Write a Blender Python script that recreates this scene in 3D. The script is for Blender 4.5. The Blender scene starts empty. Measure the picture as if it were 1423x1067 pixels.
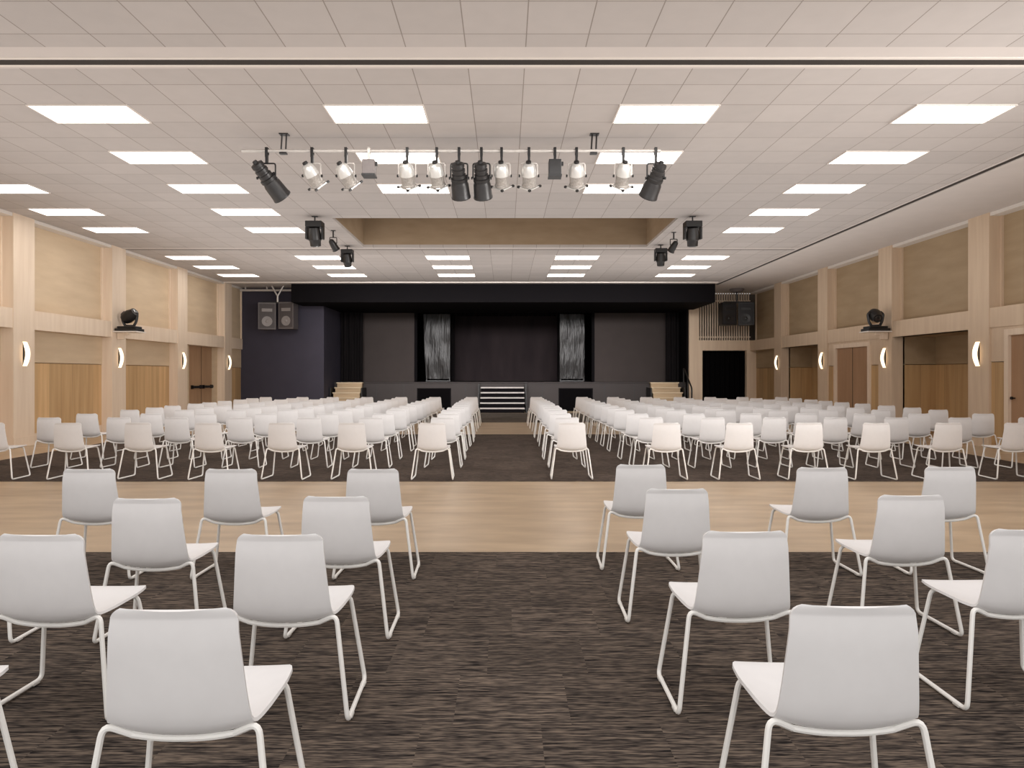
import bpy, bmesh, math, random
from mathutils import Vector, Matrix
random.seed(7)
sc = bpy.context.scene
C = sc.collection
PI = math.pi
F, CX, CY, EYE = 990.0, 702.0, 520.0, 1.48
CEIL = 4.75
XL, XR = -9.94, 9.78          # room faces of the pilasters

# ------------------------------------------------------------------ materials
def lin(c):
    return tuple(((v/255.0)/12.92 if v/255.0 <= .04045 else ((v/255.0+.055)/1.055)**2.4) for v in c) + (1.0,)

def new_mat(name):
    m = bpy.data.materials.new(name); m.use_nodes = True
    nt = m.node_tree; b = nt.nodes['Principled BSDF']
    return m, nt, b

def plain(name, col, rough=.5, metal=0.0, var=.06, scale=18.0, spec=.5, coat=0.0):
    """painted / plastic / metal surface with a faint mottling"""
    m, nt, b = new_mat(name)
    tc = nt.nodes.new('ShaderNodeTexCoord'); n = nt.nodes.new('ShaderNodeTexNoise')
    n.inputs['Scale'].default_value = scale; n.inputs['Detail'].default_value = 3
    nt.links.new(tc.outputs['Object'], n.inputs['Vector'])
    r = nt.nodes.new('ShaderNodeValToRGB')
    c = lin(col)
    r.color_ramp.elements[0].color = tuple(v*(1-var) for v in c[:3])+(1,)
    r.color_ramp.elements[1].color = tuple(min(1, v*(1+var)) for v in c[:3])+(1,)
    r.color_ramp.elements[0].position = .3; r.color_ramp.elements[1].position = .7
    nt.links.new(n.outputs['Fac'], r.inputs['Fac']); nt.links.new(r.outputs['Color'], b.inputs['Base Color'])
    b.inputs['Roughness'].default_value = rough; b.inputs['Metallic'].default_value = metal
    b.inputs['Specular IOR Level'].default_value = spec; b.inputs['Coat Weight'].default_value = coat
    return m

def grain(name, c0, c1, scale=(1, 1, 1), rough=.45, detail=5, board=None, board_axis=0, spec=.35, p0=.3, p1=.7):
    """streaky wood veneer; optional boards along an axis with thin joints"""
    m, nt, b = new_mat(name)
    L = nt.links.new
    tc = nt.nodes.new('ShaderNodeTexCoord'); mp = nt.nodes.new('ShaderNodeMapping')
    mp.inputs['Scale'].default_value = scale
    L(tc.outputs['Object'], mp.inputs['Vector'])
    n = nt.nodes.new('ShaderNodeTexNoise'); n.inputs['Scale'].default_value = 1.0; n.inputs['Detail'].default_value = detail
    L(mp.outputs['Vector'], n.inputs['Vector'])
    r = nt.nodes.new('ShaderNodeValToRGB')
    r.color_ramp.elements[0].color = lin(c0); r.color_ramp.elements[1].color = lin(c1)
    r.color_ramp.elements[0].position = p0; r.color_ramp.elements[1].position = p1
    L(n.outputs['Fac'], r.inputs['Fac'])
    out = r.outputs['Color']
    if board:
        sep = nt.nodes.new('ShaderNodeSeparateXYZ'); L(tc.outputs['Object'], sep.inputs[0])
        d = nt.nodes.new('ShaderNodeMath'); d.operation = 'DIVIDE'; L(sep.outputs[board_axis], d.inputs[0]); d.inputs[1].default_value = board
        fl = nt.nodes.new('ShaderNodeMath'); fl.operation = 'FLOOR'; L(d.outputs[0], fl.inputs[0])
        wn = nt.nodes.new('ShaderNodeTexWhiteNoise'); wn.noise_dimensions = '1D'; L(fl.outputs[0], wn.inputs['W'])
        mr = nt.nodes.new('ShaderNodeMapRange'); L(wn.outputs['Value'], mr.inputs['Value'])
        mr.inputs['To Min'].default_value = .84; mr.inputs['To Max'].default_value = 1.1
        fr = nt.nodes.new('ShaderNodeMath'); fr.operation = 'FRACT'; L(d.outputs[0], fr.inputs[0])
        lt = nt.nodes.new('ShaderNodeMath'); lt.operation = 'GREATER_THAN'; L(fr.outputs[0], lt.inputs[0]); lt.inputs[1].default_value = .012/board
        m2 = nt.nodes.new('ShaderNodeMapRange'); L(lt.outputs[0], m2.inputs['Value']); m2.inputs['To Min'].default_value = .72
        mu = nt.nodes.new('ShaderNodeMath'); mu.operation = 'MULTIPLY'; L(mr.outputs[0], mu.inputs[0]); L(m2.outputs[0], mu.inputs[1])
        mx = nt.nodes.new('ShaderNodeVectorMath'); mx.operation = 'SCALE'; L(out, mx.inputs[0]); L(mu.outputs[0], mx.inputs['Scale'])
        out = mx.outputs['Vector']
    L(out, b.inputs['Base Color'])
    b.inputs['Roughness'].default_value = rough; b.inputs['Specular IOR Level'].default_value = spec
    return m

def emit(name, col, strength):
    m, nt, b = new_mat(name)
    b.inputs['Base Color'].default_value = lin(col)
    b.inputs['Emission Color'].default_value = lin(col); b.inputs['Emission Strength'].default_value = strength
    return m

def carpet_mat(name, dark, mid, light):
    """tufted carpet tiles: long thin streaks across the hall, each half-metre tile with its own shift and tone"""
    m, nt, b = new_mat(name); L = nt.links.new
    tc = nt.nodes.new('ShaderNodeTexCoord')
    sp = nt.nodes.new('ShaderNodeSeparateXYZ'); L(tc.outputs['Object'], sp.inputs[0])          # rows of tiles laid with staggered joints
    fy = nt.nodes.new('ShaderNodeMath'); fy.operation = 'SNAP'; L(sp.outputs[1], fy.inputs[0]); fy.inputs[1].default_value = .5
    sx = nt.nodes.new('ShaderNodeMath'); sx.operation = 'MULTIPLY_ADD'; L(fy.outputs[0], sx.inputs[0]); sx.inputs[1].default_value = .37*2; L(sp.outputs[0], sx.inputs[2])
    cb = nt.nodes.new('ShaderNodeCombineXYZ'); L(sx.outputs[0], cb.inputs[0]); L(sp.outputs[1], cb.inputs[1])
    sn = nt.nodes.new('ShaderNodeVectorMath'); sn.operation = 'SNAP'; L(cb.outputs[0], sn.inputs[0]); sn.inputs[1].default_value = (.5, .5, 10)
    wn = nt.nodes.new('ShaderNodeTexWhiteNoise'); wn.noise_dimensions = '3D'; L(sn.outputs[0], wn.inputs['Vector'])
    ms = nt.nodes.new('ShaderNodeVectorMath'); ms.operation = 'SCALE'; L(wn.outputs['Color'], ms.inputs[0]); ms.inputs['Scale'].default_value = 7.0
    ad = nt.nodes.new('ShaderNodeVectorMath'); L(tc.outputs['Object'], ad.inputs[0]); L(ms.outputs[0], ad.inputs[1])
    outs = []
    for s in ((10, 230, 1), (15, 120, 1), (4, 70, 1)):
        mp = nt.nodes.new('ShaderNodeMapping'); mp.inputs['Scale'].default_value = s; L(ad.outputs[0], mp.inputs['Vector'])
        n = nt.nodes.new('ShaderNodeTexNoise'); n.inputs['Scale'].default_value = 1; n.inputs['Detail'].default_value = 2; L(mp.outputs[0], n.inputs['Vector'])
        outs.append(n.outputs['Fac'])
    a1 = nt.nodes.new('ShaderNodeMath'); L(outs[0], a1.inputs[0]); L(outs[1], a1.inputs[1])
    a2 = nt.nodes.new('ShaderNodeMath'); L(a1.outputs[0], a2.inputs[0]); L(outs[2], a2.inputs[1])
    dv = nt.nodes.new('ShaderNodeMath'); dv.operation = 'DIVIDE'; L(a2.outputs[0], dv.inputs[0]); dv.inputs[1].default_value = 3.0
    r = nt.nodes.new('ShaderNodeValToRGB')
    r.color_ramp.elements[0].position = .40; r.color_ramp.elements[0].color = lin(dark)
    r.color_ramp.elements[1].position = .60; r.color_ramp.elements[1].color = lin(light)
    e = r.color_ramp.elements.new(.49); e.color = lin(mid)
    L(dv.outputs[0], r.inputs['Fac'])
    mr = nt.nodes.new('ShaderNodeMapRange'); L(wn.outputs['Value'], mr.inputs['Value']); mr.inputs['To Min'].default_value = .88; mr.inputs['To Max'].default_value = 1.12
    mx = nt.nodes.new('ShaderNodeVectorMath'); mx.operation = 'SCALE'; L(r.outputs['Color'], mx.inputs[0]); L(mr.outputs[0], mx.inputs['Scale'])
    L(mx.outputs[0], b.inputs['Base Color'])
    b.inputs['Roughness'].default_value = .95; b.inputs['Specular IOR Level'].default_value = .1
    bp = nt.nodes.new('ShaderNodeBump'); bp.inputs['Strength'].default_value = .4; bp.inputs['Distance'].default_value = .004
    L(dv.outputs[0], bp.inputs['Height']); L(bp.outputs[0], b.inputs['Normal'])
    return m

def tile_mat(name, base, joint, ox, oy, step=.6, jw=.011):
    """mineral-fibre ceiling tiles with fine joints"""
    m, nt, b = new_mat(name); L = nt.links.new
    tc = nt.nodes.new('ShaderNodeTexCoord'); sep = nt.nodes.new('ShaderNodeSeparateXYZ'); L(tc.outputs['Object'], sep.inputs[0])
    ms, cells = [], []
    for ax, off in ((0, ox), (1, oy)):
        s = nt.nodes.new('ShaderNodeMath'); s.operation = 'SUBTRACT'; L(sep.outputs[ax], s.inputs[0]); s.inputs[1].default_value = off-60
        d = nt.nodes.new('ShaderNodeMath'); d.operation = 'DIVIDE'; L(s.outputs[0], d.inputs[0]); d.inputs[1].default_value = step
        fl = nt.nodes.new('ShaderNodeMath'); fl.operation = 'FLOOR'; L(d.outputs[0], fl.inputs[0]); cells.append(fl)
        fr = nt.nodes.new('ShaderNodeMath'); fr.operation = 'FRACT'; L(d.outputs[0], fr.inputs[0])
        lt = nt.nodes.new('ShaderNodeMath'); lt.operation = 'LESS_THAN'; L(fr.outputs[0], lt.inputs[0]); lt.inputs[1].default_value = jw/step
        ms.append(lt)
    mm = nt.nodes.new('ShaderNodeMath'); mm.operation = 'MAXIMUM'; L(ms[0].outputs[0], mm.inputs[0]); L(ms[1].outputs[0], mm.inputs[1])
    cb = nt.nodes.new('ShaderNodeCombineXYZ'); L(cells[0].outputs[0], cb.inputs[0]); L(cells[1].outputs[0], cb.inputs[1])
    wn = nt.nodes.new('ShaderNodeTexWhiteNoise'); wn.noise_dimensions = '2D'; L(cb.outputs[0], wn.inputs['Vector'])
    mr = nt.nodes.new('ShaderNodeMapRange'); L(wn.outputs['Value'], mr.inputs['Value']); mr.inputs['To Min'].default_value = .95; mr.inputs['To Max'].default_value = 1.03
    n = nt.nodes.new('ShaderNodeTexNoise'); n.inputs['Scale'].default_value = 5; L(tc.outputs['Object'], n.inputs['Vector'])
    nr = nt.nodes.new('ShaderNodeMapRange'); L(n.outputs['Fac'], nr.inputs['Value']); nr.inputs['To Min'].default_value = .96; nr.inputs['To Max'].default_value = 1.04
    mu = nt.nodes.new('ShaderNodeMath'); mu.operation = 'MULTIPLY'; L(mr.outputs[0], mu.inputs[0]); L(nr.outputs[0], mu.inputs[1])
    mix = nt.nodes.new('ShaderNodeMix'); mix.data_type = 'RGBA'; L(mm.outputs[0], mix.inputs['Factor'])
    mix.inputs[6].default_value = lin(base); mix.inputs[7].default_value = lin(joint)
    mx = nt.nodes.new('ShaderNodeVectorMath'); mx.operation = 'SCALE'; L(mix.outputs[2], mx.inputs[0]); L(mu.outputs[0], mx.inputs['Scale'])
    L(mx.outputs[0], b.inputs['Base Color']); b.inputs['Roughness'].default_value = .9; b.inputs['Specular IOR Level'].default_value = .1
    return m

M = {}
M['shell'] = plain('white_shell', (234, 232, 232), .42, var=.012, spec=.4)
M['tube'] = plain('white_tube', (250, 248, 244), .35, var=.02, spec=.45)
M['glide'] = plain('white_glide', (215, 212, 207), .5)
M['carpet_near'] = carpet_mat('carpet_streaks', (26, 23, 23), (73, 65, 60), (120, 106, 94))
M['carpet_far'] = carpet_mat('carpet_streaks_far', (40, 35, 34), (76, 67, 62), (112, 97, 86))
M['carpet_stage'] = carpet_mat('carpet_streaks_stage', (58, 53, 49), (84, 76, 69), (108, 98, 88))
M['floor'] = grain('floor_boards', (168, 145, 119), (195, 172, 144), (1.1, 4, 1), .36, spec=.4)
M['tile'] = tile_mat('ceiling_tiles', (188, 181, 177), (148, 139, 133), -2.2, 8.64)
M['plaster'] = plain('ceiling_plaster', (206, 198, 193), .9, var=.02, scale=3, spec=.1)
M['trimwhite'] = plain('white_trim', (222, 214, 206), .6, var=.02)
M['slot'] = plain('dark_slot', (46, 38, 32), .8)
M['pocket'] = grain('pocket_lining', (152, 132, 108), (162, 142, 118), (2, 2, 6), .8, spec=.1)
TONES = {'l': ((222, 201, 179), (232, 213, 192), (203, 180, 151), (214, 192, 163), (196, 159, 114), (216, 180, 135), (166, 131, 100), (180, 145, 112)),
         'r': ((206, 182, 157), (216, 194, 169), (162, 140, 111), (174, 152, 123), (184, 148, 104), (202, 167, 122), (160, 125, 96), (172, 137, 107))}  # same panelling both sides; the right wall's shade is put into darker colours
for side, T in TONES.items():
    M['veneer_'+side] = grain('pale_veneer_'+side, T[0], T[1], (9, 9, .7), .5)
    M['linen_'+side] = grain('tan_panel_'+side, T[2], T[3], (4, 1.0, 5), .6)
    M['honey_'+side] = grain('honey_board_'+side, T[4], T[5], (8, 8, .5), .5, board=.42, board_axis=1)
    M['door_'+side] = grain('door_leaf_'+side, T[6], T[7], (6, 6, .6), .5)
M['endwall'] = plain('brown_end_wall', (62, 50, 40), .8)
M['honeyx'] = grain('honey_board_x', (184, 148, 104), (202, 167, 122), (8, 8, .5), .5, board=.42, board_axis=0)
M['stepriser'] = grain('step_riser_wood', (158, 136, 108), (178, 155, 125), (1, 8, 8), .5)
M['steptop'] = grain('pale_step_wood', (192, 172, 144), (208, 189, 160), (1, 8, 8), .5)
M['navy'] = plain('navy_paint', (63, 60, 71), .7, var=.05, scale=2, spec=.2)
M['stagewall'] = plain('charcoal_paint', (60, 53, 51), .75, var=.06, scale=2, spec=.2)
M['header'] = plain('black_header_paint', (14, 12, 14), .85, var=.05, scale=2, spec=.08)
M['stagefront'] = plain('stage_front_paint', (52, 46, 45), .6, var=.05, scale=2, spec=.3)
M['blackcloth'] = grain('black_cloth', (14, 12, 13), (26, 23, 24), (16, 16, .6), .95, spec=.1)
M['browncloth'] = grain('dark_back_cloth', (40, 34, 36), (50, 43, 44), (2, 2, .5), .9, spec=.1)
M['black'] = plain('black_metal', (22, 20, 20), .45, var=.1, spec=.5)
M['black2'] = plain('charcoal_metal', (33, 31, 31), .4, var=.15, spec=.5)
M['void'] = plain('black_void', (8, 7, 8), .9, spec=.05)
M['silver'] = plain('brushed_aluminium', (206, 204, 200), .32, metal=.45, var=.05)
M['can_grey'] = plain('can_grey', (158, 152, 146), .4, metal=.3, var=.2, scale=40)
M['bar'] = plain('pale_grey_pipe', (200, 194, 188), .4, metal=.3)
M['grey'] = plain('grey_case', (112, 104, 102), .5)
M['greyspk'] = plain('grey_speaker_case', (92, 86, 86), .55)
M['grille'] = plain('speaker_grille', (66, 60, 60), .6, var=.25, scale=70)
M['grille2'] = plain('speaker_grille_black', (34, 32, 34), .6, var=.25, scale=70)
M['cone'] = plain('speaker_cone', (128, 122, 120), .4)
M['lens'] = plain('dark_lens', (30, 32, 36), .08, spec=.8, coat=.5)
M['film'] = plain('glossy_black_sheet', (26, 23, 22), .36, var=.3, scale=3.5, spec=.3)
M['nosing'] = plain('white_nosing', (180, 173, 169), .5)
M['steel'] = plain('panic_bar_metal', (38, 36, 36), .35, metal=.5)
M['diffuser'] = emit('light_diffuser', (255, 250, 244), 5.0)
M['sconce'] = emit('sconce_glass', (255, 232, 198), 1.9)
# faint vertical crinkles on the glossy sheets
def crinkle(m):
    nt = m.node_tree; b = nt.nodes['Principled BSDF']; L = nt.links.new
    tc = nt.nodes.new('ShaderNodeTexCoord'); mp = nt.nodes.new('ShaderNodeMapping'); mp.inputs['Scale'].default_value = (7, 7, 1.3)
    n = nt.nodes.new('ShaderNodeTexNoise'); n.inputs['Scale'].default_value = 1; n.inputs['Detail'].default_value = 3
    bp = nt.nodes.new('ShaderNodeBump'); bp.inputs['Strength'].default_value = .6; bp.inputs['Distance'].default_value = .08
    L(tc.outputs['Object'], mp.inputs[0]); L(mp.outputs[0], n.inputs['Vector']); L(n.outputs['Fac'], bp.inputs['Height']); L(bp.outputs[0], b.inputs['Normal'])
crinkle(M['film'])

# ------------------------------------------------------------------ mesh helpers
class MB:
    def __init__(s): s.v = []; s.f = []; s.n = None
    def quad(s, a, b, c, d):
        i = len(s.v); s.v += [tuple(a), tuple(b), tuple(c), tuple(d)]; s.f.append((i, i+1, i+2, i+3)); return s
    def box(s, x0, x1, y0, y1, z0, z1, mat=None):
        x0, x1 = min(x0, x1), max(x0, x1); y0, y1 = min(y0, y1), max(y0, y1); z0, z1 = min(z0, z1), max(z0, z1)
        i = len(s.v)
        pts = [Vector(p) for p in ((x0,y0,z0),(x1,y0,z0),(x1,y1,z0),(x0,y1,z0),(x0,y0,z1),(x1,y0,z1),(x1,y1,z1),(x0,y1,z1))]
        if mat is not None: pts = [mat @ p for p in pts]
        s.v += [tuple(p) for p in pts]
        s.f += [tuple(i+k for k in q) for q in ((3,2,1,0),(4,5,6,7),(0,1,5,4),(1,2,6,5),(2,3,7,6),(3,0,4,7))]
        return s
    def lathe(s, prof, origin, direc, seg=16, cap=True):
        """surface of revolution: prof = (t, r) along direc from origin"""
        o = Vector(origin); d = Vector(direc).normalized()
        u = d.orthogonal().normalized(); w = d.cross(u)
        base = len(s.v)
        for t, r in prof:
            for k in range(seg):
                a = 2*PI*k/seg
                s.v.append(tuple(o + d*t + (u*math.cos(a) + w*math.sin(a))*r))
        for j in range(len(prof)-1):
            for k in range(seg):
                k2 = (k+1) % seg
                s.f.append((base+j*seg+k, base+j*seg+k2, base+(j+1)*seg+k2, base+(j+1)*seg+k))
        if cap:
            s.f.append(tuple(base+k for k in reversed(range(seg))))
            e = base+(len(prof)-1)*seg
            s.f.append(tuple(e+k for k in range(seg)))
        return s
    def tube(s, pts, r, seg=8):
        pts = [Vector(p) for p in pts]; n = len(pts); base = len(s.v)
        t0 = (pts[1]-pts[0]).normalized(); u = t0.orthogonal().normalized()
        for i in range(n):
            t = (pts[min(i+1, n-1)]-pts[max(i-1, 0)]).normalized()
            u = (u - t*u.dot(t)).normalized(); w = t.cross(u)
            for k in range(seg):
                a = 2*PI*k/seg; s.v.append(tuple(pts[i] + (u*math.cos(a)+w*math.sin(a))*r))
        for i in range(n-1):
            for k in range(seg):
                k2 = (k+1) % seg
                s.f.append((base+i*seg+k, base+i*seg+k2, base+(i+1)*seg+k2, base+(i+1)*seg+k))
        s.f.append(tuple(base+k for k in reversed(range(seg)))); e = base+(n-1)*seg
        s.f.append(tuple(e+k for k in range(seg)))
        return s
    def build(s, name, mat, parent=None, smooth=False, bevel=0.0, kind=None, loc=None):
        me = bpy.data.meshes.new(name); me.from_pydata(s.v, [], s.f)
        if bevel:
            bm = bmesh.new(); bm.from_mesh(me)
            bmesh.ops.bevel(bm, geom=list(bm.edges), offset=bevel, segments=2, affect='EDGES', profile=.5)
            bm.to_mesh(me); bm.free()
        else:
            bm = bmesh.new(); bm.from_mesh(me); bmesh.ops.recalc_face_normals(bm, faces=bm.faces); bm.to_mesh(me); bm.free()
        me.materials.append(mat); me.update()
        if smooth:
            for p in me.polygons: p.use_smooth = True
            if smooth != 'all': me.set_sharp_from_angle(angle=math.radians(40))
        o = bpy.data.objects.new(name, me); C.objects.link(o)
        if parent is not None: o.parent = parent
        if loc is not None: o.location = loc
        if kind: o['kind'] = kind
        return o

def fillet(pts, r, n=5):
    """polyline with rounded corners"""
    P = [Vector(p) for p in pts]; out = [P[0]]
    for i in range(1, len(P)-1):
        a, b, c = P[i-1], P[i], P[i+1]
        da, dc = (a-b), (c-b); rr = min(r, da.length*.45, dc.length*.45)
        p0 = b + da.normalized()*rr; p1 = b + dc.normalized()*rr
        for k in range(n+1):
            t = k/n; out.append(p0*(1-t)**2 + b*2*t*(1-t) + p1*t*t)
    out.append(P[-1]); return out

def thing(name, label, cat, loc=(0, 0, 0), rz=0.0, group=None):
    o = bpy.data.objects.new(name, None); C.objects.link(o); o.empty_display_size = .1
    o.location = loc; o.rotation_euler = (0, 0, rz); tag(o, label, cat, group); return o
def tag(o, label, cat, group=None):
    o['label'] = label; o['category'] = cat
    if group: o['group'] = group
    return o
def copy_thing(root, loc, rz, label, group=None, skip=()):
    r = root.copy(); C.objects.link(r); r.location = loc; r.rotation_euler = (0, 0, rz); r['label'] = label
    if group: r['group'] = group
    for ch in list(root.children):
        c = ch.copy(); C.objects.link(c); c.parent = r
        for g in list(ch.children):
            if g.name.split('.')[0] in skip: continue
            d = g.copy(); C.objects.link(d); d.parent = c
    return r
def struct(name, mb, mat, **k): return mb.build(name, mat, kind='structure', **k)
ORD = ['first', 'second', 'third', 'fourth', 'fifth', 'sixth', 'seventh', 'eighth', 'ninth', 'tenth', 'eleventh', 'twelfth']

# ------------------------------------------------------------------ floor and carpets
struct('floor', MB().box(-11.2, 11.2, -3, 36, -.1, 0), M['floor'])
def carpet(y0, y1, x0, x1, mat, label):
    o = MB().box(x0, x1, y0, y1, 0, .006).build('carpet', mat); tag(o, label, 'carpet'); return o
carpet(-3, 5.91, -8.65, 8.6, M['carpet_near'], 'dark brown streaked carpet under the nearest white chairs')
carpet(9.83, 17.5, -8.66, 8.56, M['carpet_far'], 'dark streaked carpet under the large block of chairs beyond the wooden strip')
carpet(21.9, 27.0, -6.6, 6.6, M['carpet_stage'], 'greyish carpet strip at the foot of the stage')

# ------------------------------------------------------------------ ceiling with projection pocket
PX0, PX1, PY0, PY1 = -3.63, 3.63, 14.92, 18.3
cm = MB()
xs = [-10.6, PX0, PX1, 7.68]; ys = [-3, 7.12, 7.62, PY0, PY1, 28.7]
for i in range(3):
    for j in range(5):
        if j == 1 or (i == 1 and j == 3): continue
        cm.box(xs[i], xs[i+1], ys[j], ys[j+1], CEIL, CEIL+.06)
struct('ceiling', cm, M['tile'])
struct('ceiling.001', MB().box(-10.6, 7.68, 7.12, 7.62, CEIL, CEIL+.06).box(7.68, 10.9, -3, 28.7, CEIL, CEIL+.06), M['plaster'])
pk = MB(); h = CEIL+1.1
pk.box(PX0-.05, PX0, PY0-.05, PY1+.05, CEIL+.06, h).box(PX1, PX1+.05, PY0-.05, PY1+.05, CEIL+.06, h)
pk.box(PX0, PX1, PY0-.05, PY0, CEIL+.06, h).box(PX0, PX1, PY1, PY1+.05, CEIL+.06, h).box(PX0-.05, PX1+.05, PY0-.05, PY1+.05, h, h+.05)
struct('ceiling_pocket', pk, M['pocket'])
# tracks of the folding partitions
struct('trim_1', MB().box(-10.3, 7.7, 7.35, 7.40, CEIL-.004, CEIL).box(-10.3, 7.7, 7.52, 7.57, CEIL-.006, CEIL).box(7.7, 10.0, 7.35, 7.40, CEIL-.004, CEIL).box(7.7, 10.0, 7.52, 7.57, CEIL-.006, CEIL), M['trimwhite'])
struct('trim_2', MB().box(-10.3, 10.0, 7.40, 7.52, CEIL-.005, CEIL-.001), M['slot'])
struct('trim_3', MB().box(-10.3, 7.66, 18.62, 18.70, CEIL-.006, CEIL), M['slot'])
struct('trim_4', MB().box(-10.3, 7.6, 18.45, 18.61, CEIL-.008, CEIL), M['plaster'])
struct('trim_5', MB().box(7.63, 7.75, -3, 26.0, CEIL-.007, CEIL), M['slot'])
struct('trim_6', MB().box(7.75, 7.80, -3, 26.0, CEIL-.02, CEIL).box(7.58, 7.63, 7.6, 26.0, CEIL-.02, CEIL), M['plaster'])
struct('trim_7', MB().box(-10.2, 7.55, 25.2, 25.48, CEIL-.03, CEIL), M['trimwhite'])

# ------------------------------------------------------------------ side walls
tn = [20]
def trim(mb, mat, bevel=0):
    tn[0] += 1; return struct('trim_%d' % tn[0], mb, mat, bevel=bevel)
BEAM0, BEAM1 = 2.42, 2.82
def side_wall(side):
    s = -1 if side == 'left' else 1
    k = side[0]; xf = XL if s < 0 else XR
    xb = xf + s*.27                       # recessed upper panels
    y_end = 27.0 if s < 0 else 28.5
    piers = [14.40+3.62*i for i in range(-4, 4)]
    W = .65
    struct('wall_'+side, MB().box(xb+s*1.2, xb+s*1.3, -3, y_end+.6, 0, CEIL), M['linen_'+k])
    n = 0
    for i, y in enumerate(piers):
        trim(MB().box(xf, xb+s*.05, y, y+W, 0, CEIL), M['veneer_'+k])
    ends = [-3.0] + [y for y in piers] + [y_end]
    spans = []
    for i in range(len(piers)):
        a = piers[i]+W; b = piers[i+1] if i+1 < len(piers) else y_end
        spans.append((i, a, b))
    for i, a, b in spans:
        xb = xf+s*(.27 if i < len(piers)-1 or s > 0 else .08)
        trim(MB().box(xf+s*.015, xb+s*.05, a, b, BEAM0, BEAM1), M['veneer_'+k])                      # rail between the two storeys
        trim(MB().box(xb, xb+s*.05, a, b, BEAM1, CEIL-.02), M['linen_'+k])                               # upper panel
        if s < 0: trim(MB().box(xb-s*.01, xb, a, b, BEAM1, 3.48), M['linen_'+k])                         # lower sheet of it, slightly proud
        trim(MB().box(xb-s*.05, xb, a, a+.05, BEAM1, CEIL-.06).box(xb-s*.05, xb, b-.05, b, BEAM1, CEIL-.06), M['veneer_'+k])
        trim(MB().box(xf+s*.02, xb, a, b, CEIL-.07, CEIL-.001), M['trimwhite'])                       # pale cornice
        rel = i-4                                                                                   # bay 0 starts at the pier at 14.4
        door = (s < 0 and rel == 2) or (s > 0 and rel in (-1, 1))
        deep = s > 0 and rel in (0, 2)
        if deep:
            xd = xf+s*1.1
            trim(MB().box(xd+s*.05, xd+s*.12, a-.1, b+.1, 0, BEAM0+.1), M['door_'+k]); trim(MB().box(xd, xd+s*.05, a, b, 0, 1.72), M['honey_'+k]); trim(MB().box(xd, xd+s*.05, a, b, 1.735, BEAM0), M['linen_'+k])
            for yy0, yy1 in ((a-.05, a), (b, b+.05)):
                trim(MB().box(xf+s*.28, xd, yy0, yy1, 0, 1.72), M['honeyx']); trim(MB().box(xf+s*.28, xd, yy0, yy1, 1.735, BEAM0), M['linen_'+k])
            trim(MB().box(xf+s*.05, xd, a, b, BEAM0, BEAM0+.04), M['linen_'+k])
        elif not door:
            trim(MB().box(xb+s*.05, xb+s*.1, a-.05, b+.05, 0, BEAM0+.1), M['door_'+k])
            trim(MB().box(xb, xb+s*.05, a, b, 0, 1.72), M['honey_'+k])
            trim(MB().box(xb-s*.012, xb+s*.05, a, b, 1.735, BEAM0), M['linen_'+k])
            trim(MB().box(xb-s*.02, xb, a, b, 0, .2), M['veneer_'+k])
        elif s < 0:
            trim(MB().box(xb, xb+s*.05, a, a+.72, 0, BEAM0).box(xb, xb+s*.05, b-.45, b, 0, BEAM0), M['linen_'+k])
        else:
            d0, d1 = (19.25, 21.1) if rel == 1 else (11.95, 13.85)
            fr = xf+s*.03
            trim(MB().box(fr-s*.03, fr+s*.2, d0-.12, d0, 0, 2.36).box(fr-s*.03, fr+s*.2, d1, d1+.12, 0, 2.36).box(fr-s*.03, fr+s*.2, d0, d1, 2.24, 2.36), M['veneer_l'])
            trim(MB().box(fr+s*.02, fr+s*.1, a, d0-.12, 0, 1.72).box(fr+s*.02, fr+s*.1, d1+.12, b, 0, 1.72), M['honey_'+k])
            trim(MB().box(fr+s*.01, fr+s*.1, a, d0-.12, 1.735, BEAM0).box(fr+s*.01, fr+s*.1, d1+.12, b, 1.735, BEAM0).box(fr+s*.01, fr+s*.1, d0-.12, d1+.12, 2.36, BEAM0), M['veneer_'+k])
    # baseboard along the piers
    bb = MB()
    for y in piers: bb.box(xf-s*.02, xf, y-.01, y+W+.01, 0, .19)
    struct('baseboard_'+side, bb, M['veneer_'+k])
side_wall('left'); side_wall('right')

def leaf_pair(name, x, s, y0, y1, z1, mat, bars):
    """double door: two leaves, with handles"""
    ym = (y0+y1)/2
    d = MB().box(x, x+s*.05, y0, ym-.012, .01, z1).build(name, mat, kind='structure')
    for a, b in ((ym+.012, y1),):
        MB().box(x, x+s*.05, a, b, .01, z1).build('leaf', mat, d)
    MB().box(x-s*.004, x+s*.02, ym-.012, ym+.012, .01, z1).build('astragal', M['slot'], d)
    if bars:
        for a, b in ((y0+.1, ym-.06), (ym+.06, y1-.1)):
            MB().box(x-s*.09, x-s*.05, a, b, 1.02, 1.1).box(x-s*.07, x, a, a+.08, 1.0, 1.12).box(x-s*.07, x, b-.08, b, 1.0, 1.12).build('panic_bar', M['steel'], d)
    elif name == 'door_3':
        MB().lathe([(0, .012), (.05, .012), (.05, .03), (.08, .03)], (x, y1-.1, 1.02), (-s, 0, 0), 10).build('handle', M['steel'], d)
    return d
leaf_pair('door_1', XL-.28, -1, 23.05, 24.85, 2.41, M['door_l'], True)
leaf_pair('door_2', XR+.06, 1, 19.25, 21.1, 2.24, M['door_r'], False)
leaf_pair('door_3', XR+.06, 1, 11.95, 13.85, 2.24, M['door_r'], False)

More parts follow.
